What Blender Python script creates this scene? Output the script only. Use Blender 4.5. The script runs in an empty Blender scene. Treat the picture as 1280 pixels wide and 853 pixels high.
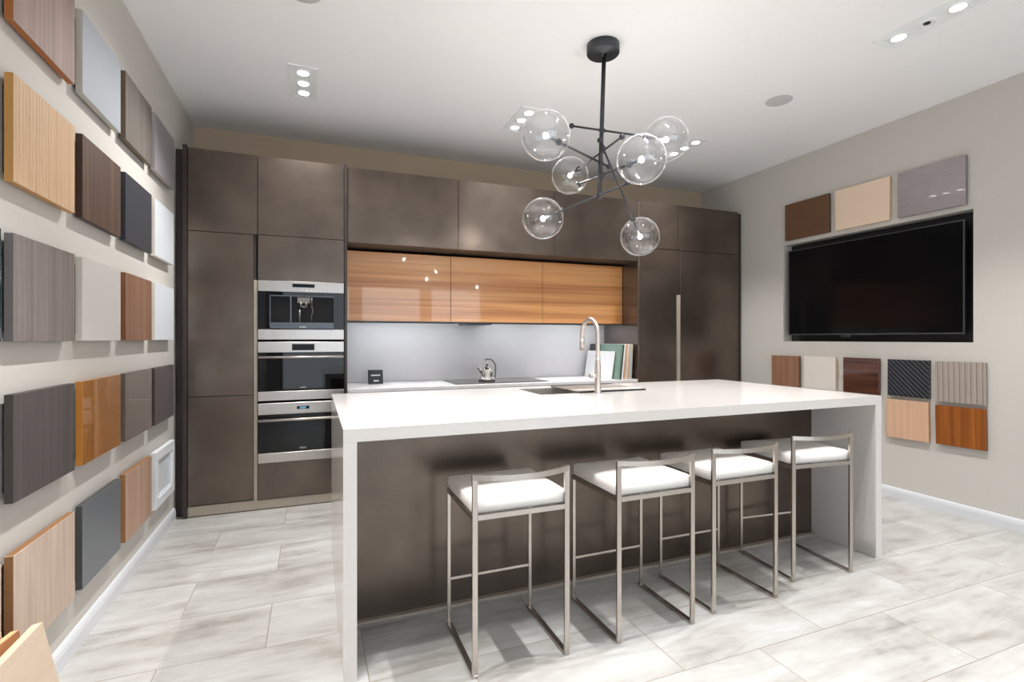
import bpy, bmesh, math, random
from mathutils import Vector, Matrix
random.seed(7)
S = bpy.context.scene
COL = S.collection
PI = math.pi

# ------------------------------------------------------------------ colour / materials
def lin(c):
    c = c / 255.0
    return c / 12.92 if c <= 0.04045 else ((c + 0.055) / 1.055) ** 2.4
def rgb(r, g, b, k=1.0):
    return (min(lin(r) * k, .95), min(lin(g) * k, .95), min(lin(b) * k, .95), 1.0)

def new_mat(name):
    m = bpy.data.materials.new(name)
    m.use_nodes = True
    nt = m.node_tree
    b = nt.nodes['Principled BSDF']
    return m, nt, b

def plain(name, col, rough=.5, metal=0., coat=0., coat_rough=.05, var=.04, scale=18., bump=0., spec=.5, stretch=(1, 1, 1)):
    """even surface with a faint procedural mottling of colour and gloss"""
    m, nt, b = new_mat(name)
    tc = nt.nodes.new('ShaderNodeTexCoord')
    mp = nt.nodes.new('ShaderNodeMapping'); mp.inputs['Scale'].default_value = stretch
    nz = nt.nodes.new('ShaderNodeTexNoise'); nz.inputs['Scale'].default_value = scale; nz.inputs['Detail'].default_value = 4
    rp = nt.nodes.new('ShaderNodeValToRGB')
    lo = tuple(max(0, c * (1 - var)) for c in col[:3]) + (1,)
    hi = tuple(min(1, c * (1 + var)) for c in col[:3]) + (1,)
    rp.color_ramp.elements[0].position = .3; rp.color_ramp.elements[0].color = lo
    rp.color_ramp.elements[1].position = .7; rp.color_ramp.elements[1].color = hi
    nt.links.new(tc.outputs['Object'], mp.inputs['Vector'])
    nt.links.new(mp.outputs['Vector'], nz.inputs['Vector'])
    nt.links.new(nz.outputs['Fac'], rp.inputs['Fac'])
    nt.links.new(rp.outputs['Color'], b.inputs['Base Color'])
    b.inputs['Roughness'].default_value = rough
    b.inputs['Metallic'].default_value = metal
    b.inputs['Specular IOR Level'].default_value = spec
    b.inputs['Coat Weight'].default_value = coat
    b.inputs['Coat Roughness'].default_value = coat_rough
    if bump:
        bp = nt.nodes.new('ShaderNodeBump'); bp.inputs['Strength'].default_value = bump; bp.inputs['Distance'].default_value = .002
        nt.links.new(nz.outputs['Fac'], bp.inputs['Height']); nt.links.new(bp.outputs['Normal'], b.inputs['Normal'])
    return m

def soften(c, k=.22):
    y = .2126 * c[0] + .7152 * c[1] + .0722 * c[2]
    return tuple(v * (1 - k) + y * k for v in c[:3]) + (1,)
def wood(name, dark, light, grain='Z', rough=.45, coat=0., freq=26., long_=1.3, contrast=(.32, .68), fine=.35, ribs=0., seed=0., wob=.6, sat=.22):
    """wood veneer: noise drawn out along the grain; ribs = number of grooves per metre across it"""
    dark, light = soften(dark, sat), soften(light, sat)
    m, nt, b = new_mat(name)
    N, L = nt.nodes, nt.links
    tc = N.new('ShaderNodeTexCoord')
    mp = N.new('ShaderNodeMapping')
    sc = [freq, freq, freq]
    sc['XYZ'.index(grain)] = long_
    mp.inputs['Scale'].default_value = sc
    mp.inputs['Location'].default_value = (seed, seed * 1.7, seed * .6)
    n1 = N.new('ShaderNodeTexNoise'); n1.inputs['Scale'].default_value = 1.; n1.inputs['Detail'].default_value = 3; n1.inputs['Distortion'].default_value = wob
    mp2 = N.new('ShaderNodeMapping')
    mp2.inputs['Scale'].default_value = [s * (5 if 'XYZ'[i] != grain else 2.5) for i, s in enumerate(sc)]
    n2 = N.new('ShaderNodeTexNoise'); n2.inputs['Scale'].default_value = 1.; n2.inputs['Detail'].default_value = 3
    mx = N.new('ShaderNodeMix'); mx.data_type = 'FLOAT'; mx.inputs[0].default_value = fine
    rp = N.new('ShaderNodeValToRGB')
    rp.color_ramp.elements[0].position = contrast[0]; rp.color_ramp.elements[0].color = dark
    rp.color_ramp.elements[1].position = contrast[1]; rp.color_ramp.elements[1].color = light
    L.new(tc.outputs['Object'], mp.inputs['Vector']); L.new(tc.outputs['Object'], mp2.inputs['Vector'])
    L.new(mp.outputs['Vector'], n1.inputs['Vector']); L.new(mp2.outputs['Vector'], n2.inputs['Vector'])
    L.new(n1.outputs['Fac'], mx.inputs[2]); L.new(n2.outputs['Fac'], mx.inputs[3])
    L.new(mx.outputs[0], rp.inputs['Fac'])
    L.new(rp.outputs['Color'], b.inputs['Base Color'])
    b.inputs['Roughness'].default_value = rough + (.15 if not coat else 0)
    b.inputs['Specular IOR Level'].default_value = .5 if coat else .25
    b.inputs['Coat Weight'].default_value = coat
    b.inputs['Coat Roughness'].default_value = .03
    if ribs:
        wv = N.new('ShaderNodeTexWave'); wv.wave_type = 'BANDS'; wv.bands_direction = 'Y'
        wv.inputs['Scale'].default_value = ribs * .314
        wv.inputs['Distortion'].default_value = 0
        L.new(tc.outputs['Object'], wv.inputs['Vector'])
        bp = N.new('ShaderNodeBump'); bp.inputs['Strength'].default_value = .8; bp.inputs['Distance'].default_value = .004
        L.new(wv.outputs['Fac'], bp.inputs['Height']); L.new(bp.outputs['Normal'], b.inputs['Normal'])
    return m

def emit(name, col, strength):
    m, nt, b = new_mat(name)
    b.inputs['Base Color'].default_value = (0, 0, 0, 1)
    b.inputs['Emission Color'].default_value = col
    b.inputs['Emission Strength'].default_value = strength
    return m

M = {}
def laminate():
    m, nt, b = new_mat('bronze_laminate')
    N, L = nt.nodes, nt.links
    tc = N.new('ShaderNodeTexCoord')
    n1 = N.new('ShaderNodeTexNoise'); n1.inputs['Scale'].default_value = 4.5; n1.inputs['Detail'].default_value = 5
    n2 = N.new('ShaderNodeTexNoise'); n2.inputs['Scale'].default_value = 90; n2.inputs['Detail'].default_value = 3
    mx = N.new('ShaderNodeMix'); mx.data_type = 'FLOAT'; mx.inputs[0].default_value = .25
    rp = N.new('ShaderNodeValToRGB')
    e = rp.color_ramp.elements
    e[0].position = .25; e[0].color = rgb(91, 81, 74); e[1].position = .75; e[1].color = rgb(117, 105, 96)
    for n in (n1, n2): L.new(tc.outputs['Object'], n.inputs['Vector'])
    L.new(n1.outputs['Fac'], mx.inputs[2]); L.new(n2.outputs['Fac'], mx.inputs[3])
    L.new(mx.outputs[0], rp.inputs['Fac']); L.new(rp.outputs['Color'], b.inputs['Base Color'])
    mr = N.new('ShaderNodeMapRange'); mr.inputs[1].default_value = .3; mr.inputs[2].default_value = .7; mr.inputs[3].default_value = .24; mr.inputs[4].default_value = .27
    L.new(mx.outputs[0], mr.inputs[0]); L.new(mr.outputs[0], b.inputs['Roughness'])
    b.inputs['Metallic'].default_value = .8
    return m
M['wall'] = plain('wall_paint', rgb(199, 195, 189), .75, var=.012, scale=60, bump=.03)
M['ceiling'] = plain('ceiling_paint', rgb(243, 243, 244), .85, var=.006, scale=40)
M['base'] = plain('white_gloss_paint', rgb(214, 216, 220), .35, var=.01)
M['laminate'] = laminate()
M['laminate_dark'] = plain('dark_laminate', rgb(66, 58, 54), .42, metal=.4, var=.06, scale=9)
M['carcass'] = plain('dark_carcass', rgb(60, 50, 44), .5, var=.05)
M['champagne'] = plain('champagne_metal', rgb(178, 167, 152), .38, metal=.35, var=.04, scale=5, stretch=(30, 30, 1))
M['quartz'] = plain('white_quartz', rgb(219, 214, 211), .16, var=.015, scale=60, coat=.25, coat_rough=.08)
M['counter'] = plain('white_counter', rgb(236, 234, 236), .22, var=.015, scale=60)
M['splash'] = plain('pale_grey_back', rgb(206, 204, 205), .30, var=.015, scale=10)
M['steel'] = plain('brushed_steel', rgb(178, 171, 166), .30, metal=1., var=.05, scale=4, stretch=(60, 60, 2))
M['stool_steel'] = plain('stool_steel', rgb(190, 182, 175), .26, metal=1., var=.05, scale=6, stretch=(30, 30, 3))
M['nickel'] = plain('brushed_nickel', rgb(212, 203, 196), .36, metal=.8, var=.03, scale=12)
M['chrome'] = plain('polished_steel', rgb(215, 212, 210), .06, metal=1., var=.01)
M['sink'] = plain('sink_steel', rgb(178, 170, 164), .36, metal=.6, var=.03)
M['black_glass'] = plain('black_glass', (.005, .005, .006, 1), .03, var=0., spec=.28)
M['screen'] = plain('tv_screen', (.004, .004, .005, 1), .10, var=0., spec=.18)
M['black'] = plain('black_plastic', rgb(22, 23, 27), .45, var=.03)
M['black_back'] = plain('black_back', rgb(17, 19, 23), .5, var=.05)
M['recess'] = plain('dark_recess', rgb(26, 26, 28), .5, var=.05, spec=.2)
M['dull_steel'] = plain('dull_steel', rgb(120, 114, 110), .35, metal=.9, var=.03)
M['iron'] = plain('black_iron', rgb(64, 66, 70), .42, metal=.5, var=.05)
M['leather'] = plain('white_leather', rgb(232, 227, 222), .42, var=.02, scale=30, bump=.12)
M['hob'] = plain('hob_glass', rgb(70, 64, 62), .10, var=.02)
M['grille'] = plain('speaker_grille', rgb(196, 195, 195), .7, var=.03, scale=200)
M['fixture'] = plain('fixture_white', rgb(236, 239, 240), .5, var=.01)
M['lens'] = emit('lamp_lens', (1, .97, .93, 1), 14.)
M['bulb'] = emit('lamp_bulb', (1, .96, .91, 1), 330.)
M['led'] = emit('led_strip', (.90, .95, 1, 1), 20.)
M['display'] = plain('dark_display', rgb(12, 13, 16), .2, var=0., spec=.15)
M['display_blue'] = emit('blue_display', (.25, .6, .85, 1), .5)
M['white_print'] = plain('white_print', rgb(225, 228, 230), .5, var=0.)
M['grey_print'] = plain('grey_print', rgb(120, 122, 130), .5, var=0.)
M['spacer'] = plain('spacer_black', rgb(30, 28, 27), .6, var=.02)
M['bezel'] = plain('tv_bezel', rgb(86, 90, 96), .3, metal=.6, var=.02)

# glossy orange veneer, horizontal grain
def veneer():
    m = wood('amber_veneer', rgb(172, 100, 48), rgb(224, 160, 98), 'X', .28, 1., freq=13., long_=.30, contrast=(.30, .56), fine=.30, seed=3.1, wob=.35, sat=0)
    return m
M['veneer'] = veneer()

# floor: concrete-look planks, half-bond, thin joints
def floor_mat():
    m, nt, b = new_mat('concrete_plank_tile')
    N, L = nt.nodes, nt.links
    tc = N.new('ShaderNodeTexCoord')
    mp = N.new('ShaderNodeMapping'); mp.inputs['Location'].default_value = (.55, -.069, 0)
    br = N.new('ShaderNodeTexBrick')
    br.offset = .5; br.offset_frequency = 2; br.squash = 1; br.squash_frequency = 2
    br.inputs['Color1'].default_value = (0, 0, 0, 1); br.inputs['Color2'].default_value = (1, 1, 1, 1)
    br.inputs['Mortar'].default_value = (.5, .5, .5, 1)
    br.inputs['Scale'].default_value = 1.; br.inputs['Mortar Size'].default_value = .0022
    br.inputs['Mortar Smooth'].default_value = .2; br.inputs['Bias'].default_value = 0
    br.inputs['Brick Width'].default_value = .74; br.inputs['Row Height'].default_value = .366
    L.new(tc.outputs['Object'], mp.inputs['Vector']); L.new(mp.outputs['Vector'], br.inputs['Vector'])
    # each plank shifts the streak pattern
    cmb = N.new('ShaderNodeVectorMath'); cmb.operation = 'MULTIPLY_ADD'
    cmb.inputs[1].default_value = (7, 5, 9)
    L.new(br.outputs['Color'], cmb.inputs[0]); L.new(tc.outputs['Object'], cmb.inputs[2])
    ms = N.new('ShaderNodeMapping'); ms.inputs['Scale'].default_value = (1.6, 7.5, 1)
    L.new(cmb.outputs[0], ms.inputs['Vector'])
    n1 = N.new('ShaderNodeTexNoise'); n1.inputs['Scale'].default_value = 1.3; n1.inputs['Detail'].default_value = 7; n1.inputs['Roughness'].default_value = .62; n1.inputs['Distortion'].default_value = .5
    L.new(ms.outputs['Vector'], n1.inputs['Vector'])
    n2 = N.new('ShaderNodeTexNoise'); n2.inputs['Scale'].default_value = 2.3; n2.inputs['Detail'].default_value = 9; n2.inputs['Roughness'].default_value = .68
    L.new(cmb.outputs[0], n2.inputs['Vector'])
    mx = N.new('ShaderNodeMix'); mx.data_type = 'FLOAT'; mx.inputs[0].default_value = .42
    L.new(n1.outputs['Fac'], mx.inputs[2]); L.new(n2.outputs['Fac'], mx.inputs[3])
    rp = N.new('ShaderNodeValToRGB')
    e = rp.color_ramp.elements
    e[0].position = .35; e[0].color = rgb(148, 144, 138)
    e[1].position = .62; e[1].color = rgb(199, 199, 198)
    k = e.new(.47); k.color = rgb(180, 178, 174)
    L.new(mx.outputs[0], rp.inputs['Fac'])
    mm = N.new('ShaderNodeMix'); mm.data_type = 'RGBA'
    mm.inputs[7].default_value = rgb(150, 140, 128)
    L.new(br.outputs['Fac'], mm.inputs[0]); L.new(rp.outputs['Color'], mm.inputs[6])
    L.new(mm.outputs[2], b.inputs['Base Color'])
    b.inputs['Roughness'].default_value = .36
    bp = N.new('ShaderNodeBump'); bp.inputs['Strength'].default_value = .25; bp.inputs['Distance'].default_value = .002; bp.invert = True
    L.new(br.outputs['Fac'], bp.inputs['Height']); L.new(bp.outputs['Normal'], b.inputs['Normal'])
    return m
M['floor'] = floor_mat()

def globe_mat():
    m = bpy.data.materials.new('clear_globe_glass'); m.use_nodes = True
    nt = m.node_tree; N, L = nt.nodes, nt.links
    N.clear()
    out = N.new('ShaderNodeOutputMaterial')
    tr = N.new('ShaderNodeBsdfTransparent'); tr.inputs['Color'].default_value = (.965, .97, .975, 1)
    gl = N.new('ShaderNodeBsdfGlossy'); gl.inputs['Roughness'].default_value = .02; gl.inputs['Color'].default_value = (.95, .96, .98, 1)
    lw = N.new('ShaderNodeLayerWeight'); lw.inputs['Blend'].default_value = .5
    pw = N.new('ShaderNodeMath'); pw.operation = 'POWER'; pw.inputs[1].default_value = 3.6
    ma = N.new('ShaderNodeMath'); ma.operation = 'MULTIPLY_ADD'; ma.inputs[1].default_value = .80; ma.inputs[2].default_value = .10
    mx = N.new('ShaderNodeMixShader')
    nz = N.new('ShaderNodeTexNoise'); nz.inputs['Scale'].default_value = 14; nz.inputs['Detail'].default_value = 2
    bp = N.new('ShaderNodeBump'); bp.inputs['Strength'].default_value = .12; bp.inputs['Distance'].default_value = .004
    tc = N.new('ShaderNodeTexCoord')
    L.new(tc.outputs['Object'], nz.inputs['Vector']); L.new(nz.outputs['Fac'], bp.inputs['Height']); L.new(bp.outputs['Normal'], gl.inputs['Normal'])
    L.new(lw.outputs['Facing'], pw.inputs[0]); L.new(pw.outputs[0], ma.inputs[0]); L.new(ma.outputs[0], mx.inputs[0])
    L.new(tr.outputs[0], mx.inputs[1]); L.new(gl.outputs[0], mx.inputs[2]); df = N.new('ShaderNodeBsdfDiffuse'); df.inputs['Color'].default_value = (.9, .91, .93, 1)  # white diffuse towards the rim paints in the bright glass edge
    p2 = N.new('ShaderNodeMath'); p2.operation = 'POWER'; p2.inputs[1].default_value = 9.
    m2 = N.new('ShaderNodeMath'); m2.operation = 'MULTIPLY'; m2.inputs[1].default_value = .5
    mx2 = N.new('ShaderNodeMixShader')
    L.new(lw.outputs['Facing'], p2.inputs[0]); L.new(p2.outputs[0], m2.inputs[0]); L.new(m2.outputs[0], mx2.inputs[0])
    L.new(mx.outputs[0], mx2.inputs[1]); L.new(df.outputs[0], mx2.inputs[2]); L.new(mx2.outputs[0], out.inputs['Surface'])
    return m
M['globe'] = globe_mat()

def pane_mat():
    m = bpy.data.materials.new('window_glass'); m.use_nodes = True
    nt = m.node_tree; N, L = nt.nodes, nt.links
    N.clear()
    out = N.new('ShaderNodeOutputMaterial')
    tr = N.new('ShaderNodeBsdfTransparent'); tr.inputs['Color'].default_value = (.93, .97, 1, 1)
    gl = N.new('ShaderNodeBsdfGlossy'); gl.inputs['Roughness'].default_value = .02
    mx = N.new('ShaderNodeMixShader'); mx.inputs[0].default_value = .08
    L.new(tr.outputs[0], mx.inputs[1]); L.new(gl.outputs[0], mx.inputs[2]); L.new(mx.outputs[0], out.inputs['Surface'])
    return m
M['pane'] = pane_mat()

# ------------------------------------------------------------------ mesh builder
class MB:
    def __init__(s): s.bm = bmesh.new()
    def _take(s, bm2, mi=0, mtx=None):
        if mtx is not None: bmesh.ops.transform(bm2, matrix=mtx, verts=bm2.verts)
        vm = {v: s.bm.verts.new(v.co) for v in bm2.verts}
        for f in bm2.faces:
            try:
                nf = s.bm.faces.new([vm[v] for v in f.verts]); nf.material_index = f.material_index if mi is None else mi; nf.smooth = f.smooth
            except ValueError: pass
        bm2.free()
        return s
    def box(s, x0, x1, y0, y1, z0, z1, bevel=0., seg=2, mi=0, mtx=None, face_mi=None):
        b = bmesh.new()
        bmesh.ops.create_cube(b, size=1.)
        for v in b.verts:
            v.co = Vector((x0 + (v.co.x + .5) * (x1 - x0), y0 + (v.co.y + .5) * (y1 - y0), z0 + (v.co.z + .5) * (z1 - z0)))
        for f in b.faces:
            f.material_index = mi
        if face_mi:     # {(axis, sign): material}
            b.normal_update()
            for f in b.faces:
                for (ax, sg), k in face_mi.items():
                    if f.normal[ax] * sg > .9: f.material_index = k
        if bevel:
            bmesh.ops.bevel(b, geom=list(b.edges), offset=bevel, segments=seg, profile=.5, affect='EDGES')
        return s._take(b, None, mtx)
    def cyl(s, p0, p1, r0, r1=None, n=24, mi=0, smooth=True, cap=True):
        p0, p1 = Vector(p0), Vector(p1)
        r1 = r0 if r1 is None else r1
        b = bmesh.new()
        d = p1 - p0
        bmesh.ops.create_cone(b, cap_ends=cap, segments=n, radius1=max(r0, 1e-5), radius2=max(r1, 1e-5), depth=d.length)
        for f in b.faces: f.smooth = smooth and len(f.verts) == 4
        q = Vector((0, 0, 1)).rotation_difference(d.normalized()).to_matrix().to_4x4()
        return s._take(b, mi, Matrix.Translation((p0 + p1) / 2) @ q)
    def sphere(s, c, r, n=24, mi=0, sc=(1, 1, 1)):
        b = bmesh.new()
        bmesh.ops.create_uvsphere(b, u_segments=n, v_segments=max(8, n // 2), radius=r)
        for f in b.faces: f.smooth = True
        return s._take(b, mi, Matrix.Translation(c) @ Matrix.Diagonal((*sc, 1)))
    def lathe(s, prof, c=(0, 0, 0), n=36, mi=0):
        rings = []
        for r, z in prof:
            rings.append([s.bm.verts.new((c[0] + r * math.cos(2 * PI * i / n), c[1] + r * math.sin(2 * PI * i / n), c[2] + z)) for i in range(n)] if r > 1e-6 else [s.bm.verts.new((c[0], c[1], c[2] + z))])
        for a, b2 in zip(rings, rings[1:]):
            for i in range(n):
                j = (i + 1) % n
                vs = [a[i % len(a)], a[j % len(a)], b2[j % len(b2)], b2[i % len(b2)]]
                u = []
                for v in vs:
                    if v not in u: u.append(v)
                if len(u) > 2:
                    try:
                        f = s.bm.faces.new(u); f.smooth = True; f.material_index = mi
                    except ValueError: pass
        return s
    def tube(s, pts, r, n=14, mi=0):
        """round tube along points; r number or list"""
        P = [Vector(p) for p in pts]
        R = r if isinstance(r, (list, tuple)) else [r] * len(P)
        rings = []; up = None
        for i, p in enumerate(P):
            t = (P[min(i + 1, len(P) - 1)] - P[max(i - 1, 0)]).normalized()
            if up is None:
                up = Vector((0, 0, 1)) if abs(t.z) < .9 else Vector((1, 0, 0))
            a = (up - t * up.dot(t)).normalized(); bb = t.cross(a); up = a
            rings.append([s.bm.verts.new(p + (a * math.cos(2 * PI * k / n) + bb * math.sin(2 * PI * k / n)) * R[i]) for k in range(n)])
        for a, b2 in zip(rings, rings[1:]):
            for k in range(n):
                f = s.bm.faces.new((a[k], a[(k + 1) % n], b2[(k + 1) % n], b2[k])); f.smooth = True; f.material_index = mi
        for rg in (rings[0][::-1], rings[-1]):
            f = s.bm.faces.new(rg); f.material_index = mi
        return s
    def bar(s, pts, w, h, up=(0, 0, 1), mi=0):
        """flat rectangular bar along points: h along up, w across"""
        P = [Vector(p) for p in pts]; up = Vector(up)
        rings = []
        for i, p in enumerate(P):
            t = (P[min(i + 1, len(P) - 1)] - P[max(i - 1, 0)]).normalized()
            a = (up - t * up.dot(t)).normalized(); c = t.cross(a)
            rings.append([s.bm.verts.new(p + a * (sa * h / 2) + c * (sc * w / 2)) for sa, sc in ((1, 1), (1, -1), (-1, -1), (-1, 1))])
        for a, b2 in zip(rings, rings[1:]):
            for k in range(4):
                f = s.bm.faces.new((a[k], a[(k + 1) % 4], b2[(k + 1) % 4], b2[k])); f.material_index = mi
        for rg in (rings[0][::-1], rings[-1]):
            f = s.bm.faces.new(rg); f.material_index = mi
        return s
    def build(s, name, mats, parent=None, loc=None, rot=None):
        bmesh.ops.recalc_face_normals(s.bm, faces=s.bm.faces)
        me = bpy.data.meshes.new(name); s.bm.to_mesh(me); s.bm.free()
        if not isinstance(mats, (list, tuple)): mats = [mats]
        for m in mats: me.materials.append(m if not isinstance(m, str) else M[m])
        o = bpy.data.objects.new(name, me); COL.objects.link(o)
        if parent is not None: o.parent = parent
        if loc is not None: o.location = loc
        if rot is not None: o.rotation_euler = rot
        return o

def tag(o, label=None, cat=None, group=None, kind=None):
    if label: o['label'] = label
    if cat: o['category'] = cat
    if group: o['group'] = group
    if kind: o['kind'] = kind
    return o
def thing(name, label, cat, loc=(0, 0, 0), rz=0., group=None):
    o = bpy.data.objects.new(name, None); COL.objects.link(o)
    o.empty_display_size = .05
    o.location = loc; o.rotation_euler = (0, 0, rz)
    return tag(o, label, cat, group)
def struct(name, mb, mats, label=None):
    return tag(mb.build(name, mats), label, None, None, 'structure')
def text(name, body, size, mat, parent, loc, rot, extrude=.0004):
    cu = bpy.data.curves.new(name, 'FONT'); cu.body = body; cu.size = size; cu.extrude = extrude
    cu.align_x = 'CENTER'; cu.align_y = 'CENTER'
    cu.materials.append(M[mat])
    tmp = bpy.data.objects.new(name + '_curve', cu)
    me = bpy.data.meshes.new_from_object(tmp); me.name = name
    bpy.data.objects.remove(tmp); bpy.data.curves.remove(cu)
    o = bpy.data.objects.new(name, me); COL.objects.link(o); o.parent = parent
    o.location = loc; o.rotation_euler = rot
    return o

# ------------------------------------------------------------------ room
XL, XR, YB, YF, ZC = -.895, 4.235, 4.72, -3.4, 2.955
TH = .25
struct('floor', MB().box(XL - TH, XR + TH, YF - TH, YB + TH, -.1, 0), 'floor')
struct('ceiling', MB().box(XL - TH, XR + TH, YF - TH, YB + TH, ZC, ZC + .12), 'ceiling')
struct('wall_left', MB().box(XL - TH, XL, YF - TH, YB + TH, 0, ZC), 'wall')
struct('wall_back', MB().box(XL, XR, YB, YB + TH, 0, ZC), plain('wall_warm_shade', rgb(190, 170, 146), .75, var=.012, scale=60))  # tan colour paints in the warm shade above the cupboards
# right wall with the recess for the screen
NY0, NY1, NZ0, NZ1, ND = 2.085, 3.60, 1.22, 2.145, .125
w = MB()
w.box(XR, XR + TH, YF - TH, NY0, 0, ZC); w.box(XR, XR + TH, NY1, YB + TH, 0, ZC)
w.box(XR, XR + TH, NY0, NY1, 0, NZ0); w.box(XR, XR + TH, NY0, NY1, NZ1, ZC)
w.box(XR + ND, XR + TH, NY0, NY1, NZ0, NZ1)
struct('wall_right', w, 'wall')
struct('trim_1', MB().box(XR + ND - .012, XR + ND - .0005, NY0 + .0005, NY1 - .0005, NZ0 + .0005, NZ1 - .0005), 'black_back', 'black sheet across the back of the recess behind the television')  # back of the recess drawn black
def baseboard(name, x, sgn, y0, y1):
    prof = [(0, 0), (.016, 0), (.016, .055), (.012, .072), (.006, .082), (0, .085)]
    b = MB()
    A = [b.bm.verts.new((x + sgn * p, y0, z)) for p, z in prof]
    Bv = [b.bm.verts.new((x + sgn * p, y1, z)) for p, z in prof]
    n = len(prof)
    for i in range(n):
        b.bm.faces.new((A[i], A[(i + 1) % n], Bv[(i + 1) % n], Bv[i]))
    b.bm.faces.new(A); b.bm.faces.new(Bv)
    return struct(name, b, 'base')
baseboard('baseboard_left', XL, 1, YF, 4.085)
baseboard('baseboard_right', XR, -1, YF, 4.10)
# shop front behind the camera: low wall, header, piers and three glazed windows
w = MB()
w.box(XL, XR, YF - TH, YF, 0, .12); w.box(XL, XR, YF - TH, YF, 2.5, ZC)
xs = [XL, XL + .25, .82, 1.0, 2.45, 2.63, XR - .25, XR]
for a, b_ in ((0, 1), (2, 3), (4, 5), (6, 7)): w.box(xs[a], xs[b_], YF - TH, YF, .12, 2.5)
struct('wall_front', w, 'wall')
for i, (a, b_) in enumerate(((1, 2), (3, 4), (5, 6))):
    x0, x1 = xs[a], xs[b_]
    fr = MB()
    for q in ((x0, x0 + .05, .12, 2.5), (x1 - .05, x1, .12, 2.5), (x0, x1, .12, .17), (x0, x1, 2.45, 2.5)):
        fr.box(q[0], q[1], YF - .16, YF - .10, q[2], q[3])
    o = struct('window_%d' % (i + 1), fr, 'iron')
    MB().box(x0 + .05, x1 - .05, YF - .134, YF - .126, .17, 2.45).build('pane', 'pane', o)

# ------------------------------------------------------------------ kitchen run along the back wall
FY = 4.09          # door fronts
DT = .022          # door thickness
def door(parent, x0, x1, z0, z1, name='door', mat='laminate', y=FY, gap=.0018, label=None):
    o = MB().box(x0 + gap, x1 - gap, y, y + DT, z0 + gap, z1 - gap, .0012, 1).build(name, mat, parent)
    if label: o['label'] = label
    return o
CY1 = YB - .005
# left tall cupboard
t = thing('tall_cabinet', 'bronze tall cupboard beside the left wall, three plain doors stacked', 'cabinet')
b = MB(); b.box(-.813, -.385, FY + DT + .002, CY1, .075, 2.575)
b.build('carcass', 'carcass', t)
MB().box(-.84, -.814, FY - .012, CY1, 0, 2.59, .001, 1).build('end_panel', 'laminate_dark', t)
MB().box(XL + .001, -.841, FY + .06, CY1, 0, 2.575).build('filler_strip', 'laminate_dark', t)
door(t, -.813, -.402, .079, .839); door(t, -.813, -.402, .839, 2.0); door(t, -.813, -.376, 2.0, 2.578)
MB().box(-.813, -.376, FY + .004, FY + .03, .006, .074).build('plinth', 'champagne', t)
MB().box(-.401, -.378, FY + .003, FY + .02, .075, 1.672).build('handle_channel', 'champagne', t)['label'] = 'champagne metal grip channel'
# oven tower
t = thing('oven_cabinet', 'bronze tall cupboard built around three steel appliances', 'cabinet')
b = MB()
b.box(-.377, -.3745, FY + DT + .002, CY1, .075, 2.575); b.box(.2185, .2215, FY + DT + .002, CY1, .075, 2.575)
b.box(-.3745, .2185, CY1 - .02, CY1, .075, 2.575)
for z0, z1 in ((.075, .31), (1.69, 2.575)): b.box(-.3745, .2185, FY + DT + .002, CY1 - .02, z0, z1)
b.build('carcass', 'carcass', t)
MB().box(.2222, .2420, FY - .014, CY1, 0, 2.585, .001, 1).build('end_panel', 'laminate_dark', t)
door(t, -.376, .2215, 2.003, 2.578); door(t, -.376, .2215, 1.674, 2.003); door(t, -.376, .2215, .072, .338, 'drawer')
MB().box(-.376, .2215, FY + .004, FY + .03, .006, .070).build('plinth', 'champagne', t)

AX0, AX1 = -.3725, .2175
AY = FY - .022
def ax(u): return AX0 + (u - 322.5) / 107. * (AX1 - AX0)
def appliance(name, label, cat, z0, z1, za, zb, depth=.5):
    t = thing(name, label, cat, (0, 0, z0))
    MB().box(AX0 + .004, AX1 - .004, FY + .004, FY + depth, .004, z1 - z0 - .004).build('housing', 'recess', t)
    MB().box(AX0, AX1, AY, FY + .003, zb - z0, z1 - z0 - .002, .0015, 1).build('control_panel', 'steel', t)
    MB().box(AX0, AX1, AY, FY + .003, .002, za - z0, .0015, 1).build('lower_trim', 'steel', t)
    return t
RX = (PI / 2, 0, 0)
# coffee machine
t = appliance('coffee_machine', 'built-in coffee machine at the top of the steel appliance stack', 'coffee machine', 1.238, 1.672, 1.314, 1.592)
z = 1.238
MB().box(ax(364), ax(391.6), AY - .0015, AY + .002, 1.627 - z, 1.653 - z).build('display', 'display', t)
for i in range(9):
    u = 355 + i * 5.5
    MB().cyl((ax(u), AY - .001, 1.606 - z), (ax(u), AY + .001, 1.606 - z), .0028 if i != 5 else .0055, n=10).build('button', 'white_print', t)
gx0, gx1, gz0, gz1 = ax(337), ax(416), 1.322, 1.562
b = MB()   # black glass front around the open bay
b.box(AX0, gx0, AY + .004, FY + .003, 1.315 - z, 1.591 - z); b.box(gx1, AX1, AY + .004, FY + .003, 1.315 - z, 1.591 - z)
b.box(gx0, gx1, AY + .004, FY + .003, gz1 - z, 1.591 - z); b.box(gx0, gx1, AY + .004, FY + .003, 1.315 - z, 1.368 - z)
b.build('glass_front', 'black_glass', t)
b = MB()
b.box(gx0, gx1, FY - .006, FY + .0035, 1.368 - z, gz1 - z)
b.build('bay', 'recess', t)
b = MB()
b.box(gx0 - .004, gx1 + .004, AY - .001, AY + .006, gz1 - z - .004, gz1 - z + .004)
b.box(gx0, gx1, AY - .002, AY + .005, 1.322 - z, 1.366 - z)
b.box(gx0 - .004, gx0 + .003, AY - .001, AY + .006, 1.33 - z, gz1 - z)
b.box(ax(361), ax(363), AY + .002, AY + .012, 1.368 - z, gz1 - z)
b.build('bay_frame', 'bezel', t)
b = MB()
b.box(ax(370), ax(386), AY + .001, FY - .006, 1.51 - z, 1.555 - z, .003, 2)
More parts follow.
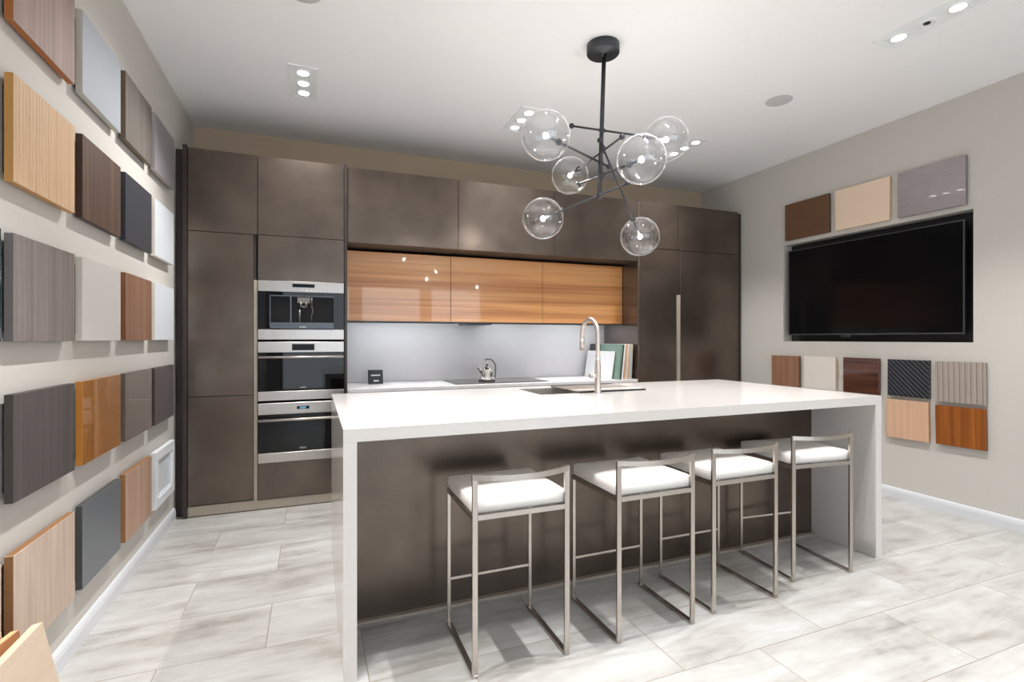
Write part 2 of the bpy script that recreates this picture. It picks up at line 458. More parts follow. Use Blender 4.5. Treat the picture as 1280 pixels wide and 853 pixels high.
for u in (374.5, 381):
    b.cyl((ax(u), AY + .004, 1.478 - z), (ax(u), AY + .004, 1.515 - z), .009, .012, n=14)
b.box(ax(374.5), ax(381), AY + .000, AY + .008, 1.478 - z, 1.490 - z)
b.cyl((ax(373), AY + .010, 1.37 - z), (ax(373), AY + .010, 1.46 - z), .010, n=14)
b.cyl((ax(388), AY + .006, 1.49 - z), (ax(388), AY + .006, 1.548 - z), .007, n=12)
b.tube([(ax(388), AY + .006, 1.49 - z), (ax(389.5), AY + .004, 1.45 - z), (ax(387.5), AY + .004, 1.41 - z), (ax(388.5), AY + .004, 1.372 - z)], .005)
b.build('spout', 'dull_steel', t)
text('brand_lettering', 'WOLF', .017, 'white_print', t, (ax(377), AY - .0026, 1.327 - z + .006), RX)
# microwave
t = appliance('microwave_oven', 'built-in microwave with bar handle between coffee machine and oven', 'microwave', .792, 1.225, .861, 1.146)
z = .792
MB().box(ax(363.5), ax(391.5), AY - .0015, AY + .002, 1.160 - z, 1.207 - z).build('display', 'display', t)
MB().box(AX0, AX1, AY + .002, FY + .003, .862 - z, 1.145 - z, .001, 1).build('glass_door', 'black_glass', t)
b = MB(); b.cyl((AX0 + .004, AY - .034, 1.111 - z), (AX1 - .004, AY - .034, 1.111 - z), .0085, n=16)
for x in (AX0 + .05, AX1 - .05): b.cyl((x, AY - .034, 1.111 - z), (x, AY + .002, 1.111 - z), .006, n=12)
b.build('handle', 'nickel', t)
text('brand_lettering', 'WOLF', .016, 'white_print', t, (ax(377), AY + .0012, .884 - z), RX)
# oven
t = appliance('oven', 'built-in oven with blue clock at the bottom of the appliance stack', 'oven', .340, .778, .412, .693)
z = .340
MB().box(ax(369.5), ax(385), AY - .0015, AY + .002, .725 - z, .747 - z).build('display', 'display', t)
MB().box(ax(373), ax(381), AY - .0022, AY - .001, .729 - z, .743 - z).build('clock', 'display_blue', t)
for i in range(7): MB().cyl((ax(334 + i * 5.2), AY - .0008, .732 - z), (ax(334 + i * 5.2), AY + .001, .732 - z), .0022, n=8).build('button', 'grey_print', t)
MB().box(AX0, AX1, AY + .002, FY + .003, .413 - z, .692 - z, .001, 1).build('glass_door', 'black_glass', t)
b = MB(); b.cyl((AX0 + .004, AY - .036, .655 - z), (AX1 - .004, AY - .036, .655 - z), .0095, n=16)
for x in (AX0 + .05, AX1 - .05): b.cyl((x, AY - .036, .655 - z), (x, AY + .002, .655 - z), .006, n=12)
b.build('handle', 'nickel', t)
text('brand_lettering', 'WOLF', .016, 'white_print', t, (ax(377), AY + .0012, .437 - z), RX)

# upper bronze cupboards
UX = [.243, 1.126, 2.015, 2.904]
lab = ['bronze upper cupboard next to the appliance tower, over the amber cabinets',
       'bronze upper cupboard in the middle of the three over the amber cabinets',
       'bronze upper cupboard next to the tall refrigerator cupboard, behind the chandelier']
for i in range(3):
    t = thing('upper_cabinet', lab[i], 'cabinet', (0, 0, 1.99), group='bronze upper cupboards')
    MB().box(UX[i] + .002, UX[i + 1] - .002, FY + DT + .002, CY1, .002, .58).build('carcass', 'carcass', t)
    door(t, UX[i], UX[i + 1], 0, .583)
# amber wall cabinets
WX = [.2435, 1.126, 2.015, 2.9025]
WY, WZ0, WZ1 = 4.345, 1.392, 1.972
lab = ['glossy amber wood wall cabinet next to the appliance tower', 'glossy amber wood wall cabinet in the middle of the row above the kettle', 'glossy amber wood wall cabinet at the end above the sample boards']
for i in range(3):
    t = thing('wall_cabinet', lab[i], 'cabinet', (0, 0, WZ0), group='amber wood wall cabinets')
    MB().box(WX[i] + .002, WX[i + 1] - .002, WY + DT + .002, CY1 - .03, .002, WZ1 - WZ0).build('carcass', 'carcass', t)
    door(t, WX[i], WX[i + 1], 0, WZ1 - WZ0, mat='veneer', y=WY)
    MB().box(WX[i] + .0003, WX[i + 1] - .0003, WY + .006, WY + .02, -.014, .0018).build('grip_edge', 'iron', t)
    MB().box(WX[i] + .05, WX[i + 1] - .05, WY + .10, WY + .125, -.006, .0018).build('light_strip', 'led', t)
t = tag(MB().box(1.27, 1.52, WY + .03, WY + .26, WZ0 - .020, WZ0 - .008, .002, 1).build('extractor_vent', 'iron'), 'slim dark extractor under the middle amber wall cabinet', 'extractor')
# splashback
t = tag(MB().box(.2435, 2.902, CY1 - .028, CY1 - .001, .857, 1.99).build('splashback', 'splash'), 'pale grey splashback panel behind the kettle', 'splashback')
# base units, counter
BX = [.243, 1.126, 2.015, 2.904]
lab = ['bronze base unit of drawers by the appliance tower behind the island', 'bronze base unit of drawers under the hob behind the island', 'bronze base unit of drawers under the sample boards behind the island']
for i in range(3):
    t = thing('base_cabinet', lab[i], 'cabinet', group='bronze base units')
    MB().box(BX[i] + .002, BX[i + 1] - .002, FY + DT + .004, CY1, .075, .815).build('carcass', 'carcass', t)
    for z0, z1 in ((.079, .44), (.44, .80)): door(t, BX[i], BX[i + 1], z0, z1, 'drawer')
    MB().box(BX[i], BX[i + 1], FY + .004, FY + .03, .006, .074).build('plinth', 'champagne', t)
CZ = .855
t = thing('back_counter', 'slim white counter along the back wall behind the island', 'counter', (0, 0, .816))
MB().box(.2435, 2.903, FY - .004, CY1 - .030, .012, CZ - .816, .001, 1).build('slab', 'counter', t)
MB().box(.2435, 2.903, FY + .004, FY + .03, 0, .0115).build('dark_edge', 'carcass', t)  # thin dark strip set back under the slab
# hob
b = MB().box(1.12, 2.0, 4.175, 4.60, 0, .006, .002, 2)
t = tag(b.build('cooktop', 'hob', loc=(0, 0, CZ + .0005)), 'flat dark glass cooktop under the kettle', 'cooktop')
# tall refrigerator cupboard on the right
t = thing('refrigerator_cabinet', 'bronze tall double cupboard at the right end with long metal grip', 'cabinet')
MB().box(2.9045, 2.924, FY - .004, CY1, 0, 2.585, .001, 1).build('end_panel', plain('glossy_bronze', rgb(92, 80, 72), .07, metal=.35, coat=1., var=.05, scale=6), t)
MB().box(2.926, 4.15, FY + DT + .002, CY1, .075, 2.575).build('carcass', 'carcass', t)
door(t, 2.925, 3.385, 2.127, 2.578); door(t, 3.388, 4.163, 2.127, 2.578)
door(t, 2.925, 3.365, .079, 2.125); door(t, 3.410, 4.163, .079, 2.125)
MB().box(3.365, 3.410, FY + .002, FY + .02, 1.68, 2.124).build('door_edge', 'laminate', t)
MB().box(3.3665, 3.4085, FY - .006, FY + .02, .079, 1.68, .002, 1).build('handle', 'champagne', t)['label'] = 'champagne metal full-height grip'
MB().box(2.925, 4.163, FY + .004, FY + .03, .006, .074).build('plinth', 'champagne', t)
MB().box(4.168, XR - .001, FY + .03, CY1, 0, 2.57).build('filler_strip', 'laminate_dark', t)

# ---- things on the back counter
# kettle
t = thing('kettle', 'polished steel kettle on the cooktop', 'kettle', (1.475, 4.385, CZ + .0067), 0)
MB().lathe([(0, 0), (.073, 0), (.078, .006), (.078, .02), (.072, .028), (.066, .034), (.064, .05), (.056, .085), (.040, .112), (.022, .122), (.020, .126), (0, .126)]).build('body', 'chrome', t)
b = MB().cyl((0, 0, .124), (0, 0, .136), .006, n=12); b.sphere((0, 0, .143), .010, 14)
b.build('lid_knob', 'black', t)
b = MB().tube([(-.045, -.01, .075), (-.066, -.012, .098), (-.082, -.014, .116)], [.018, .015, .014])
b.cyl((-.080, -.014, .113), (-.094, -.016, .128), .016, .013, n=16)
b.build('spout', 'chrome', t)
pts = [(.076, 0, .02), (.082, 0, .06), (.084, 0, .11)]
for k in range(9):
    a = math.radians(0 + k * 14); pts.append((.012 + .072 * math.cos(a), 0, .122 + .075 * math.sin(a)))
b = MB().bar(pts, .012, .005, up=(0, 1, 0))
b.sphere(pts[-1], .008, 12)
b.build('handle', 'dull_steel', t)
# sign card
t = thing('sign_card', 'small black card with white lettering leaning on the back counter', 'card', (.497, 4.462, CZ + .0006), -.06)
lean = -math.radians(27)
c = MB().box(-.0625, .0625, -.004, .004, 0, .128, .001, 1).build('card', 'black', t, (0, 0, .004), (lean, 0, 0))
b = MB(); x = -.036
for i, ww in enumerate((.009, .008, .010, .007, .009, .008, .010)):
    b.box(x, x + ww, -.0052, -.0042, .071 + (i % 2) * .001, .082); x += ww + .0022
b.build('lettering', 'white_print', c)
b = MB(); x = -.016
for ww in (.009, .011, .009, .010): b.box(x, x + ww, -.0052, -.0042, .020, .032); x += ww + .0012
b.build('lettering', 'white_print', c)
# upright sample boards at the right end
BZ = CZ + .0005
def upright(label, mat, xb, thick, h, depth, lean_deg, y0=4.12, name='sample_board', yaw=0.):
    o = MB().box(0, thick, 0, depth, 0, h, .0012, 1).build(name, mat, loc=(xb, y0, BZ + thick * math.sin(math.radians(lean_deg))), rot=(0, math.radians(lean_deg), math.radians(yaw)))
    return tag(o, label, 'sample board', 'boards standing on the back counter')
BM = lambda n, c, r=.5: plain(n, rgb(*c), r, var=.03)
upright('low white board at the front of the upright boards, behind the tap', BM('board_white', (226, 226, 228)), 2.674, .012, .268, .43, 9.6, 4.195, yaw=6.8)
upright('dark grey board peeping out behind the low white board', BM('board_dark', (70, 66, 64)), 2.684, .012, .335, .17, 6.3, 4.50)
row = [('sage green board leaning between the low white board and a navy one', (120, 146, 132), .022, .338, .50, 7.2),
       ('navy board squeezed right after the sage green board', (34, 42, 54), .011, .336, .47, 6.8),
       ('white board between the navy and the first tan board', (235, 235, 233), .017, .337, .49, 6.2),
       ('thick tan board between two white boards', (205, 165, 128), .022, .336, .48, 5.5),
       ('thin white board between the two tan boards', (236, 232, 226), .012, .338, .49, 4.9),
       ('second tan board, before the pale blue one', (210, 170, 130), .017, .336, .48, 4.2),
       ('pale blue board among the upright boards', (176, 200, 212), .013, .337, .47, 3.6),
       ('beige board last in the row beside the dark side panel', (200, 180, 160), .012, .334, .46, 3.0)]
xb = 2.700
for i, (lb, c, tk_, h, dp, ln) in enumerate(row):
    upright(lb, BM('board_finish_%d' % i, c), xb, tk_, h, dp, ln)
    if i + 1 < len(row):
        a0, a1 = math.radians(ln), math.radians(row[i + 1][5])
        xb += tk_ / math.cos(a0) + .340 * (math.tan(a0) - math.tan(a1)) + .0008

# ------------------------------------------------------------------ island
IX0, IX1, IY0, IY1, IZ = .10, 3.021, 1.92, 3.172, .92
ST = .048
t = thing('kitchen_island', 'long white waterfall island with bronze front panel in the room centre', 'kitchen island')
SX0, SX1, SY0, SY1 = 1.236, 1.955, 2.685, 3.06
b = MB()
z0, z1 = IZ - ST, IZ
xs_ = [IX0, SX0, SX1, IX1]; ys_ = [IY0, SY0, SY1, IY1]
def plate_with_hole(b, xs_, ys_, z0, z1):
    V = {}
    for k, z in enumerate((z0, z1)):
        for i, x in enumerate(xs_):
            for j, y in enumerate(ys_): V[i, j, k] = b.bm.verts.new((x, y, z))
    for i in range(3):
        for j in range(3):
            if (i, j) == (1, 1): continue
            for k in (0, 1): b.bm.faces.new((V[i, j, k], V[i + 1, j, k], V[i + 1, j + 1, k], V[i, j + 1, k]))
    def side(a, c): b.bm.faces.new((V[a + (0,)], V[c + (0,)], V[c + (1,)], V[a + (1,)]))
    for i in range(3):
        side((i, 0), (i + 1, 0)); side((i, 3), (i + 1, 3)); side((0, i), (0, i + 1)); side((3, i), (3, i + 1))
    side((1, 1), (2, 1)); side((1, 2), (2, 2)); side((1, 1), (1, 2)); side((2, 1), (2, 2))
plate_with_hole(b, xs_, ys_, z0, z1)
b.build('worktop', 'quartz', t)
MB().box(IX0, IX0 + ST, IY0, IY1, 0, IZ - ST - .0003).build('waterfall_end', 'quartz', t)
MB().box(IX1 - ST, IX1, IY0, IY1, 0, IZ - ST - .0003).build('waterfall_end', 'quartz', t)
MB().box(IX0 + ST + .001, IX1 - ST - .001, 2.318, 2.338, .012, IZ - ST - .001).build('front_panel', 'laminate', t)
MB().box(IX0 + ST + .001, IX1 - ST - .001, 2.292, 2.34, 0, .010).build('plinth', 'champagne', t)
xs2 = [IX0 + ST + .002 + i * (IX1 - IX0 - 2 * ST - .004) / 4 for i in range(5)]
for i in range(4):
    MB().box(xs2[i] + .0015, xs2[i + 1] - .0015, 3.12, 3.14, .08, IZ - ST - .02, .001, 1).build('door', 'laminate', t)
MB().box(IX0 + ST + .002, IX1 - ST - .002, 3.08, 3.10, 0, .078).build('plinth', 'champagne', t)
# sink
t = thing('sink', 'rectangular steel sink sunk into the island top', 'sink', (SX0, SY0, IZ - .20))
b = MB(); W, D, H_ = SX1 - SX0, SY1 - SY0, .20
tk = .004
b.box(.001, W - .001, .001, D - .001, 0, tk)
b.box(.0012, tk, .001, D - .001, tk, H_ - .004); b.box(W - tk, W - .0012, .001, D - .001, tk, H_ - .004)
b.box(tk, W - tk, .0012, tk, tk, H_ - .004); b.box(tk, W - tk, D - tk, D - .0012, tk, H_ - .004)
b.build('basin', 'sink', t)
MB().lathe([(0, .0), (.028, 0), (.042, .003), (.045, .001)], (W * .3, D * .5, tk + .0005)).build('drain', 'chrome', t)
# roll-out drying rack
t = thing('drying_rack', 'dark rod drying rack lying over the right half of the sink', 'rack', (1.487, SY0 - .010, IZ + .0005))
b = MB(); n = 30; L = .475
for i in range(n):
    x = .006 + i * (L - .012) / (n - 1)
    b.cyl((x, .004, .005), (x, .392, .005), .0042, n=8)
b.build('rods', 'sink', t)
for y_ in (.000, .384): MB().box(0, L, y_, y_ + .012, 0, .0105, .002, 1).build('edge_strip', 'black', t)
# tap
t = thing('kitchen_tap', 'brushed nickel gooseneck tap on the island beside the sink', 'tap', (1.590, 2.640, IZ + .0005), 0)
MB().lathe([(0, 0), (.024, 0), (.024, .004), (.019, .008), (.0185, .17), (.0145, .19), (.0145, .215), (0, .215)]).build('base', 'nickel', t)
pts = [(0, 0, .20), (0, 0, .26), (0, 0, .345)]
Rr = .088
for k in range(1, 16):
    a = PI - k * PI / 15 * 1.0
    pts.append((-.008 * k / 15, Rr + Rr * math.cos(a), .358 + Rr * math.sin(a)))
pts += [(-.008, 2 * Rr, .33)]
MB().tube(pts, .0132, 18).build('spout', 'nickel', t)
b = MB(); b.cyl((-.008, 2 * Rr, .332), (-.008, 2 * Rr, .328), .0125, n=20); b.cyl((-.008, 2 * Rr, .329), (-.008, 2 * Rr, .255), .0150, .0160, n=20)
b.build('spray_head', 'nickel', t)
b = MB(); b.cyl((-.012, -.004, .102), (-.048, -.008, .104), .0135, n=20); b.tube([(-.046, -.008, .104), (-.060, -.010, .106)], .0125)
b.build('handle', 'nickel', t)

# ------------------------------------------------------------------ bar stools
SW, SD = .400, .385       # outer width, depth
def make_stool(loc, rz, label):
    t = thing('bar_stool', label, 'bar stool', loc, rz, 'white bar stools along the island')
    lw, ld = .021, .012
    hw, hd = SW / 2, SD / 2
    SZ = .578
    for sx in (-1, 1):
        x = sx * (hw - lw / 2)
        # rear leg rises past the seat to carry the back bar
        MB().box(x - lw / 2, x + lw / 2, -hd, -hd + ld, .012, .748, .0012, 1).build('leg', 'stool_steel', t)
        xf = sx * (hw - .008)
        MB().box(xf - .0075, xf + .0075, hd - ld, hd, .012, SZ, .0012, 1).build('leg', 'stool_steel', t)
        MB().box(x - lw / 2, x + lw / 2, -hd, hd, 0, .0118, .0012, 1).build('runner', 'stool_steel', t)
    b = MB()
    for sx in (-1, 1):
        b.box(sx * hw - (lw if sx > 0 else 0), sx * hw + (lw if sx < 0 else 0), -hd + ld + .0005, hd, SZ + .0005, SZ + .0195)
    b.box(-hw + lw, hw - lw, -hd, -hd + ld, SZ + .0005, SZ + .0195); b.box(-hw + lw, hw - lw, hd - ld, hd, SZ + .0005, SZ + .0195)
    b.build('seat_frame', 'stool_steel', t)
    MB().box(-hw + .016, hw - .016, hd - .010, hd - .001, .196, .207).build('footrest', 'stool_steel', t)
    # bowed back bar
    pts = []
    for k in range(13):
        s = k / 12 * 2 - 1
        pts.append((s * (hw - .002), -hd + .006 - .042 * (1 - s * s), .738 - .004 * (1 - s * s)))
    MB().bar(pts, .010, .021).build('backrest', 'stool_steel', t)
    # padded seat: pillow with a seam near its top edge
    b = MB()
    nx, ny = 20, 20
    x0, x1, y0, y1 = -hw + .002, hw - .002, -hd + .014, hd + .004
    def ring(inset, z, crown=0.):
        pass
    layers = [(.004, 0.), (.0, .008), (.0, .045), (.005, .0475), (.0062, .0466), (.008, .0490), (.016, .0525)]
    rings = []
    def outline(ins, r=.022, n=5):
        P = []
        for cx, cy, a0 in ((x1 - r, y1 - r, 0), (x0 + r, y1 - r, 90), (x0 + r, y0 + r, 180), (x1 - r, y0 + r, 270)):
            for k in range(n + 1):
                a = math.radians(a0 + 90 * k / n)
                P.append((cx + (r - ins) * math.cos(a), cy + (r - ins) * math.sin(a)))
        return P
    for ins, zz in layers: rings.append([b.bm.verts.new((x, y, zz)) for x, y in outline(min(ins, .0215))])
    n = len(rings[0])
    for a, c in zip(rings, rings[1:]):
        for i in range(n):
            f = b.bm.faces.new((a[i], a[(i + 1) % n], c[(i + 1) % n], c[i])); f.smooth = True
    # crowned top from concentric shrinking rings
    last = rings[-1]
    cx, cy = (x0 + x1) / 2, (y0 + y1) / 2
    for s, zz in ((.85, .0555), (.62, .058), (.35, .059), (.12, .0592)):
        cur = [b.bm.verts.new((cx + (v.co.x - cx) * s, cy + (v.co.y - cy) * s, zz)) for v in rings[-1]]
        for i in range(n):
            f = b.bm.faces.new((last[i], last[(i + 1) % n], cur[(i + 1) % n], cur[i])); f.smooth = True
        last = cur
    f = b.bm.faces.new(last); f.smooth = True
    b.bm.faces.new(rings[0][::-1])
    b.build('seat', 'leather', t, (0, 0, SZ + .0205))
    return t
def copy_tree(o, parent=None):
    c = o.copy(); COL.objects.link(c)
    if parent: c.parent = parent
    for ch in list(o.children): copy_tree(ch, c)
    return c
spots = [(.742, 1.968, 0., 'white bar stool at the left end, nearest the camera'),
         (1.352, 1.958, .01, 'white bar stool second from the left along the island'),
         (1.880, 1.990, .0, 'white bar stool third from the left, set close beside the second'),
         (2.498, 2.057, -.095, 'white bar stool at the right end, turned slightly, by the white island end')]
proto = None
for x, y, rz, lb in spots:
    if proto is None: o = proto = make_stool((x, y, .0003), rz, lb)
    else:
        o = copy_tree(proto); o.location = (x, y, .0003); o.rotation_euler = (0, 0, rz)
    o['label'] = lb

# ------------------------------------------------------------------ sample panels, left wall
PW, PH = .43, .336
cY = [1.515, 2.012, 2.512, 3.012, 3.507]
rZ = [2.231, 1.733, 1.239, .740, .243]
def face(name, kind, *a, **k):
    return wood(name, *a, **k) if kind == 'w' else plain(name, *a, **k)
def panel_left(row, col, label, fmat, emat, thick=.024, name='finish_sample', dz=0., frame=None):
    y0 = cY[col]; z0 = rZ[row] + dz
    gap = .036 - thick if thick < .036 else .006
    t = thing(name, label, 'finish sample', (XL, y0 + PW / 2, z0), 0, 'finish samples on the left wall')
    b = MB().box(gap, gap + thick, -PW / 2, PW / 2, 0, PH, .0012, 1, mi=1, face_mi={(0, 1): 0})
    b.build('board', [fmat, emat], t)
    MB().box(.0005, gap - .0005, -PW / 2 + .02, PW / 2 - .03, .03, PH - .03).build('backing', 'spacer', t)
    return t
E = lambda n, c, r=.5: plain('edge_' + n, rgb(*c), r, var=.04, scale=60)
P = [
 (0, 1, 'rosy walnut panel, nearest one of the top row', wood('rosy_walnut', rgb(128, 98, 88), rgb(164, 132, 120), freq=34, long_=.9), E('a', (158, 92, 36))),
 (0, 2, 'pale cool grey panel in the top row after the rosy walnut', plain('pale_grey', rgb(160, 165, 172), .6, var=.01, spec=.2), E('b', (184, 180, 172))),
 (0, 3, 'taupe wood panel between two grey panels in the top row', wood('taupe_wood', rgb(92, 84, 77), rgb(118, 109, 102), freq=40, long_=.8, rough=.4), E('c', (96, 80, 60))),
 (0, 4, 'mid grey panel at the far end of the top row by the cupboards', plain('mid_grey', rgb(142, 138, 143), .35, var=.01), E('d', (160, 154, 152))),
 (1, 1, 'large light oak panel with fine vertical grain', wood('light_oak', rgb(202, 158, 112), rgb(222, 182, 136), freq=60, long_=.6, fine=.2, ribs=48), E('e', (184, 134, 72))),
 (1, 2, 'dark walnut panel between the light oak and the charcoal ones', wood('dark_walnut', rgb(70, 50, 38), rgb(112, 84, 66), freq=30, long_=.7), E('f', (56, 38, 28))),
 (1, 3, 'flat charcoal panel in the second row', plain('charcoal', rgb(60, 62, 68), .4, var=.02), E('g', (36, 39, 48))),
 (1, 4, 'white ribbed panel at the end of the second row by the cupboards', plain('white_ribbed', rgb(214, 219, 224), .35, var=.01), E('h', (236, 230, 218))),
 (2, 0, 'dark teal glass panel just entering the left edge of the photo', plain('teal_glass', rgb(30, 52, 56), .04, var=.05, coat=.6), E('i', (70, 100, 100))),
 (2, 1, 'grey ribbed wood panel with fine vertical grooves', wood('grey_ribbed', rgb(112, 100, 94), rgb(150, 138, 132), freq=70, long_=.9, fine=.5, ribs=95), E('j', (100, 97, 97))),
 (2, 2, 'plain light warm grey panel in the third row', plain('warm_grey', rgb(202, 197, 194), .35, var=.01), E('k', (200, 194, 184))),
 (2, 3, 'mid brown walnut panel between light grey and white', wood('mid_walnut', rgb(124, 84, 60), rgb(156, 114, 86), freq=40, long_=.7), E('l', (126, 78, 44))),
 (2, 4, 'white panel at the end of the third row by the cupboards', plain('cool_white', rgb(218, 223, 228), .35, var=.01), E('m', (238, 232, 220))),
 (3, 1, 'dark brown oak panel, nearest one of the fourth row', wood('brown_oak', rgb(72, 65, 64), rgb(94, 86, 84), freq=50, long_=.8), E('n', (52, 47, 41))),
 (3, 2, 'high-gloss orange wood panel with mirror highlights', wood('gloss_orange', rgb(144, 90, 38), rgb(178, 120, 60), rough=.25, coat=1., freq=14, long_=1.2, contrast=(.2, .8), sat=0), E('o', (176, 116, 50), .2)),
 (3, 3, 'glossy taupe panel beside the high-gloss orange one', plain('gloss_taupe', rgb(122, 110, 104), .08, var=.01, coat=.5), E('p', (96, 86, 80))),
 (3, 4, 'dark plum-brown panel at the end of the fourth row', wood('plum_brown', rgb(88, 78, 78), rgb(104, 93, 92), freq=50, long_=.8, rough=.3), E('q', (70, 60, 58))),
 (4, 0, 'pinkish light wood panel at the left edge, low on the wall', wood('pink_wood', rgb(206, 172, 150), rgb(226, 196, 176)), E('r', (170, 120, 80))),
 (4, 1, 'light cathedral-grain wood panel above the leaning boards', wood('pale_wood', rgb(182, 156, 136), rgb(208, 184, 164), freq=18, long_=1.6, fine=.4, wob=1.2), E('s', (142, 100, 62))),
 (4, 2, 'slate grey panel low on the wall beside the pale wood', plain('slate_grey', rgb(106, 110, 115), .35, var=.01), E('t', (66, 66, 66))),
 (4, 3, 'tan wood panel between slate grey and the white framed one', wood('tan_wood', rgb(170, 130, 104), rgb(196, 156, 130), freq=45, long_=.8), E('u', (150, 104, 64))),
]
for row, col, lb, fm, em in P:
    panel_left(row, col, lb, fm, em)
# framed white door sample
t = thing('finish_sample', 'white framed shaker door sample at the low far end', 'finish sample', (XL, cY[4] + PW / 2 + .02, rZ[4] - .004), 0, 'finish samples on the left wall')
b = MB(); fw = .055
for q in ((-PW / 2, -PW / 2 + fw, 0, PH), (PW / 2 - fw, PW / 2, 0, PH), (-PW / 2 + fw, PW / 2 - fw, 0, fw), (-PW / 2 + fw, PW / 2 - fw, PH - fw, PH)):
    b.box(.008, .036, q[0], q[1], q[2], q[3], .0012, 1)
b.build('frame', plain('framed_white', rgb(238, 240, 244), .3, var=.01), t)
b = MB().box(.008, .024, -PW / 2 + fw - .002, PW / 2 - fw + .002, fw - .002, PH - fw + .002)
for q in ((-PW / 2 + fw, -PW / 2 + fw + .010, fw, PH - fw), (PW / 2 - fw - .010, PW / 2 - fw, fw, PH - fw), (-PW / 2 + fw, PW / 2 - fw, fw, fw + .010), (-PW / 2 + fw, PW / 2 - fw, PH - fw - .010, PH - fw)):
    b.box(.024, .030, *q)
b.build('inset', plain('inset_white', rgb(222, 227, 233), .3, var=.01), t)
MB().box(.0005, .0075, -.12, .12, .04, PH - .04).build('backing', 'spacer', t)

# ------------------------------------------------------------------ sample panels, right wall
def stripe_black():
    m, nt, b = new_mat('quilted_black')
    N, L = nt.nodes, nt.links
    tc = N.new('ShaderNodeTexCoord')
    wv = N.new('ShaderNodeTexWave'); wv.wave_type = 'BANDS'; wv.bands_direction = 'DIAGONAL'
    mp = N.new('ShaderNodeMapping'); mp.inputs['Scale'].default_value = (0, -1, 1)
    wv.inputs['Scale'].default_value = 17.5; wv.inputs['Distortion'].default_value = 0
    L.new(tc.outputs['Object'], mp.inputs['Vector']); L.new(mp.outputs['Vector'], wv.inputs['Vector'])
    rp = N.new('ShaderNodeValToRGB')
    rp.color_ramp.elements[0].position = .975; rp.color_ramp.elements[0].color = rgb(30, 32, 38)
    rp.color_ramp.elements[1].position = .997; rp.color_ramp.elements[1].color = rgb(150, 152, 156)
    L.new(wv.outputs['Fac'], rp.inputs['Fac']); L.new(rp.outputs['Color'], b.inputs['Base Color'])
    bp = N.new('ShaderNodeBump'); bp.inputs['Strength'].default_value = .2; bp.inputs['Distance'].default_value = .004; bp.invert = True
    L.new(wv.outputs['Fac'], bp.inputs['Height']); L.new(bp.outputs['Normal'], b.inputs['Normal'])
    b.inputs['Roughness'].default_value = .35
    return m
def ribbed_taupe():
    m, nt, b = new_mat('ribbed_taupe')
    N, L = nt.nodes, nt.links
    tc = N.new('ShaderNodeTexCoord')
    wv = N.new('ShaderNodeTexWave'); wv.wave_type = 'BANDS'; wv.bands_direction = 'Y'
    wv.inputs['Scale'].default_value = 9.5; wv.inputs['Distortion'].default_value = 0
    L.new(tc.outputs['Object'], wv.inputs['Vector'])
    rp = N.new('ShaderNodeValToRGB')
    rp.color_ramp.elements[0].position = .02; rp.color_ramp.elements[0].color = rgb(126, 114, 106)
    rp.color_ramp.elements[1].position = .12; rp.color_ramp.elements[1].color = rgb(162, 150, 141)
    L.new(wv.outputs['Fac'], rp.inputs['Fac']); L.new(rp.outputs['Color'], b.inputs['Base Color'])
    bp = N.new('ShaderNodeBump'); bp.inputs['Strength'].default_value = .4; bp.inputs['Distance'].default_value = .004
    L.new(wv.outputs['Fac'], bp.inputs['Height']); L.new(bp.outputs['Normal'], b.inputs['Normal'])
    b.inputs['Roughness'].default_value = .12; b.inputs['Coat Weight'].default_value = .6
    return m
def weave(name, c0, c1, rough, coat=0.):
    return wood(name, c0, c1, 'Y', rough, coat, freq=70, long_=9, fine=.5, contrast=(.15, .85))
RP = [
 (3.111, 3.557, 2.180, 2.522, 'dark brown panel above the far end of the television', weave('umber', rgb(92, 60, 36), rgb(122, 84, 54), .5), E('ra', (80, 54, 36)), 0),
 (2.613, 3.053, 2.180, 2.523, 'cream maple panel in the middle above the television', weave('maple', rgb(232, 200, 168), rgb(242, 214, 184), .4), E('rb', (214, 180, 146)), 0),
 (2.114, 2.554, 2.178, 2.523, 'glossy mauve-grey panel above the near end of the television', weave('mauve_grey', rgb(138, 126, 130), rgb(168, 156, 158), .2, 1.), E('rc', (120, 110, 112)), 0),
 (3.407, 3.710, .790, 1.082, 'small walnut panel below the television, nearest the cupboards', wood('walnut_r', rgb(138, 92, 62), rgb(166, 116, 82), freq=40), E('rd', (110, 72, 48)), 0),
 (3.055, 3.357, .795, 1.085, 'small off-white panel below the television', plain('off_white', rgb(224, 216, 208), .35, var=.01), E('re', (206, 180, 156)), 0),
 (2.691, 2.985, .795, 1.086, 'small glossy dark rosewood panel below the television', wood('rosewood', rgb(58, 26, 14), rgb(108, 58, 32), 'Y', .2, 1., freq=26, long_=1.5), E('rf', (74, 34, 20)), 0),
 (2.337, 2.627, .803, 1.085, 'small black quilted panel with pale diagonal stitching', stripe_black(), E('rg', (46, 44, 46)), 0),
 (2.002, 2.300, .795, 1.082, 'small glossy taupe ribbed panel, nearest in its row', ribbed_taupe(), E('rh', (140, 128, 120)), -.010),
 (2.342, 2.638, .480, .775, 'small light beech panel under the black quilted one', wood('beech', rgb(206, 156, 118), rgb(226, 178, 140), freq=50, long_=.8), E('ri', (180, 130, 94)), -.012),
 (2.002, 2.298, .488, .768, 'small striped orange walnut panel under the taupe ribbed one', wood('striped_walnut', rgb(98, 50, 14), rgb(170, 98, 38), freq=34, long_=.5, sat=0), E('rj', (120, 70, 34)), -.016),
]
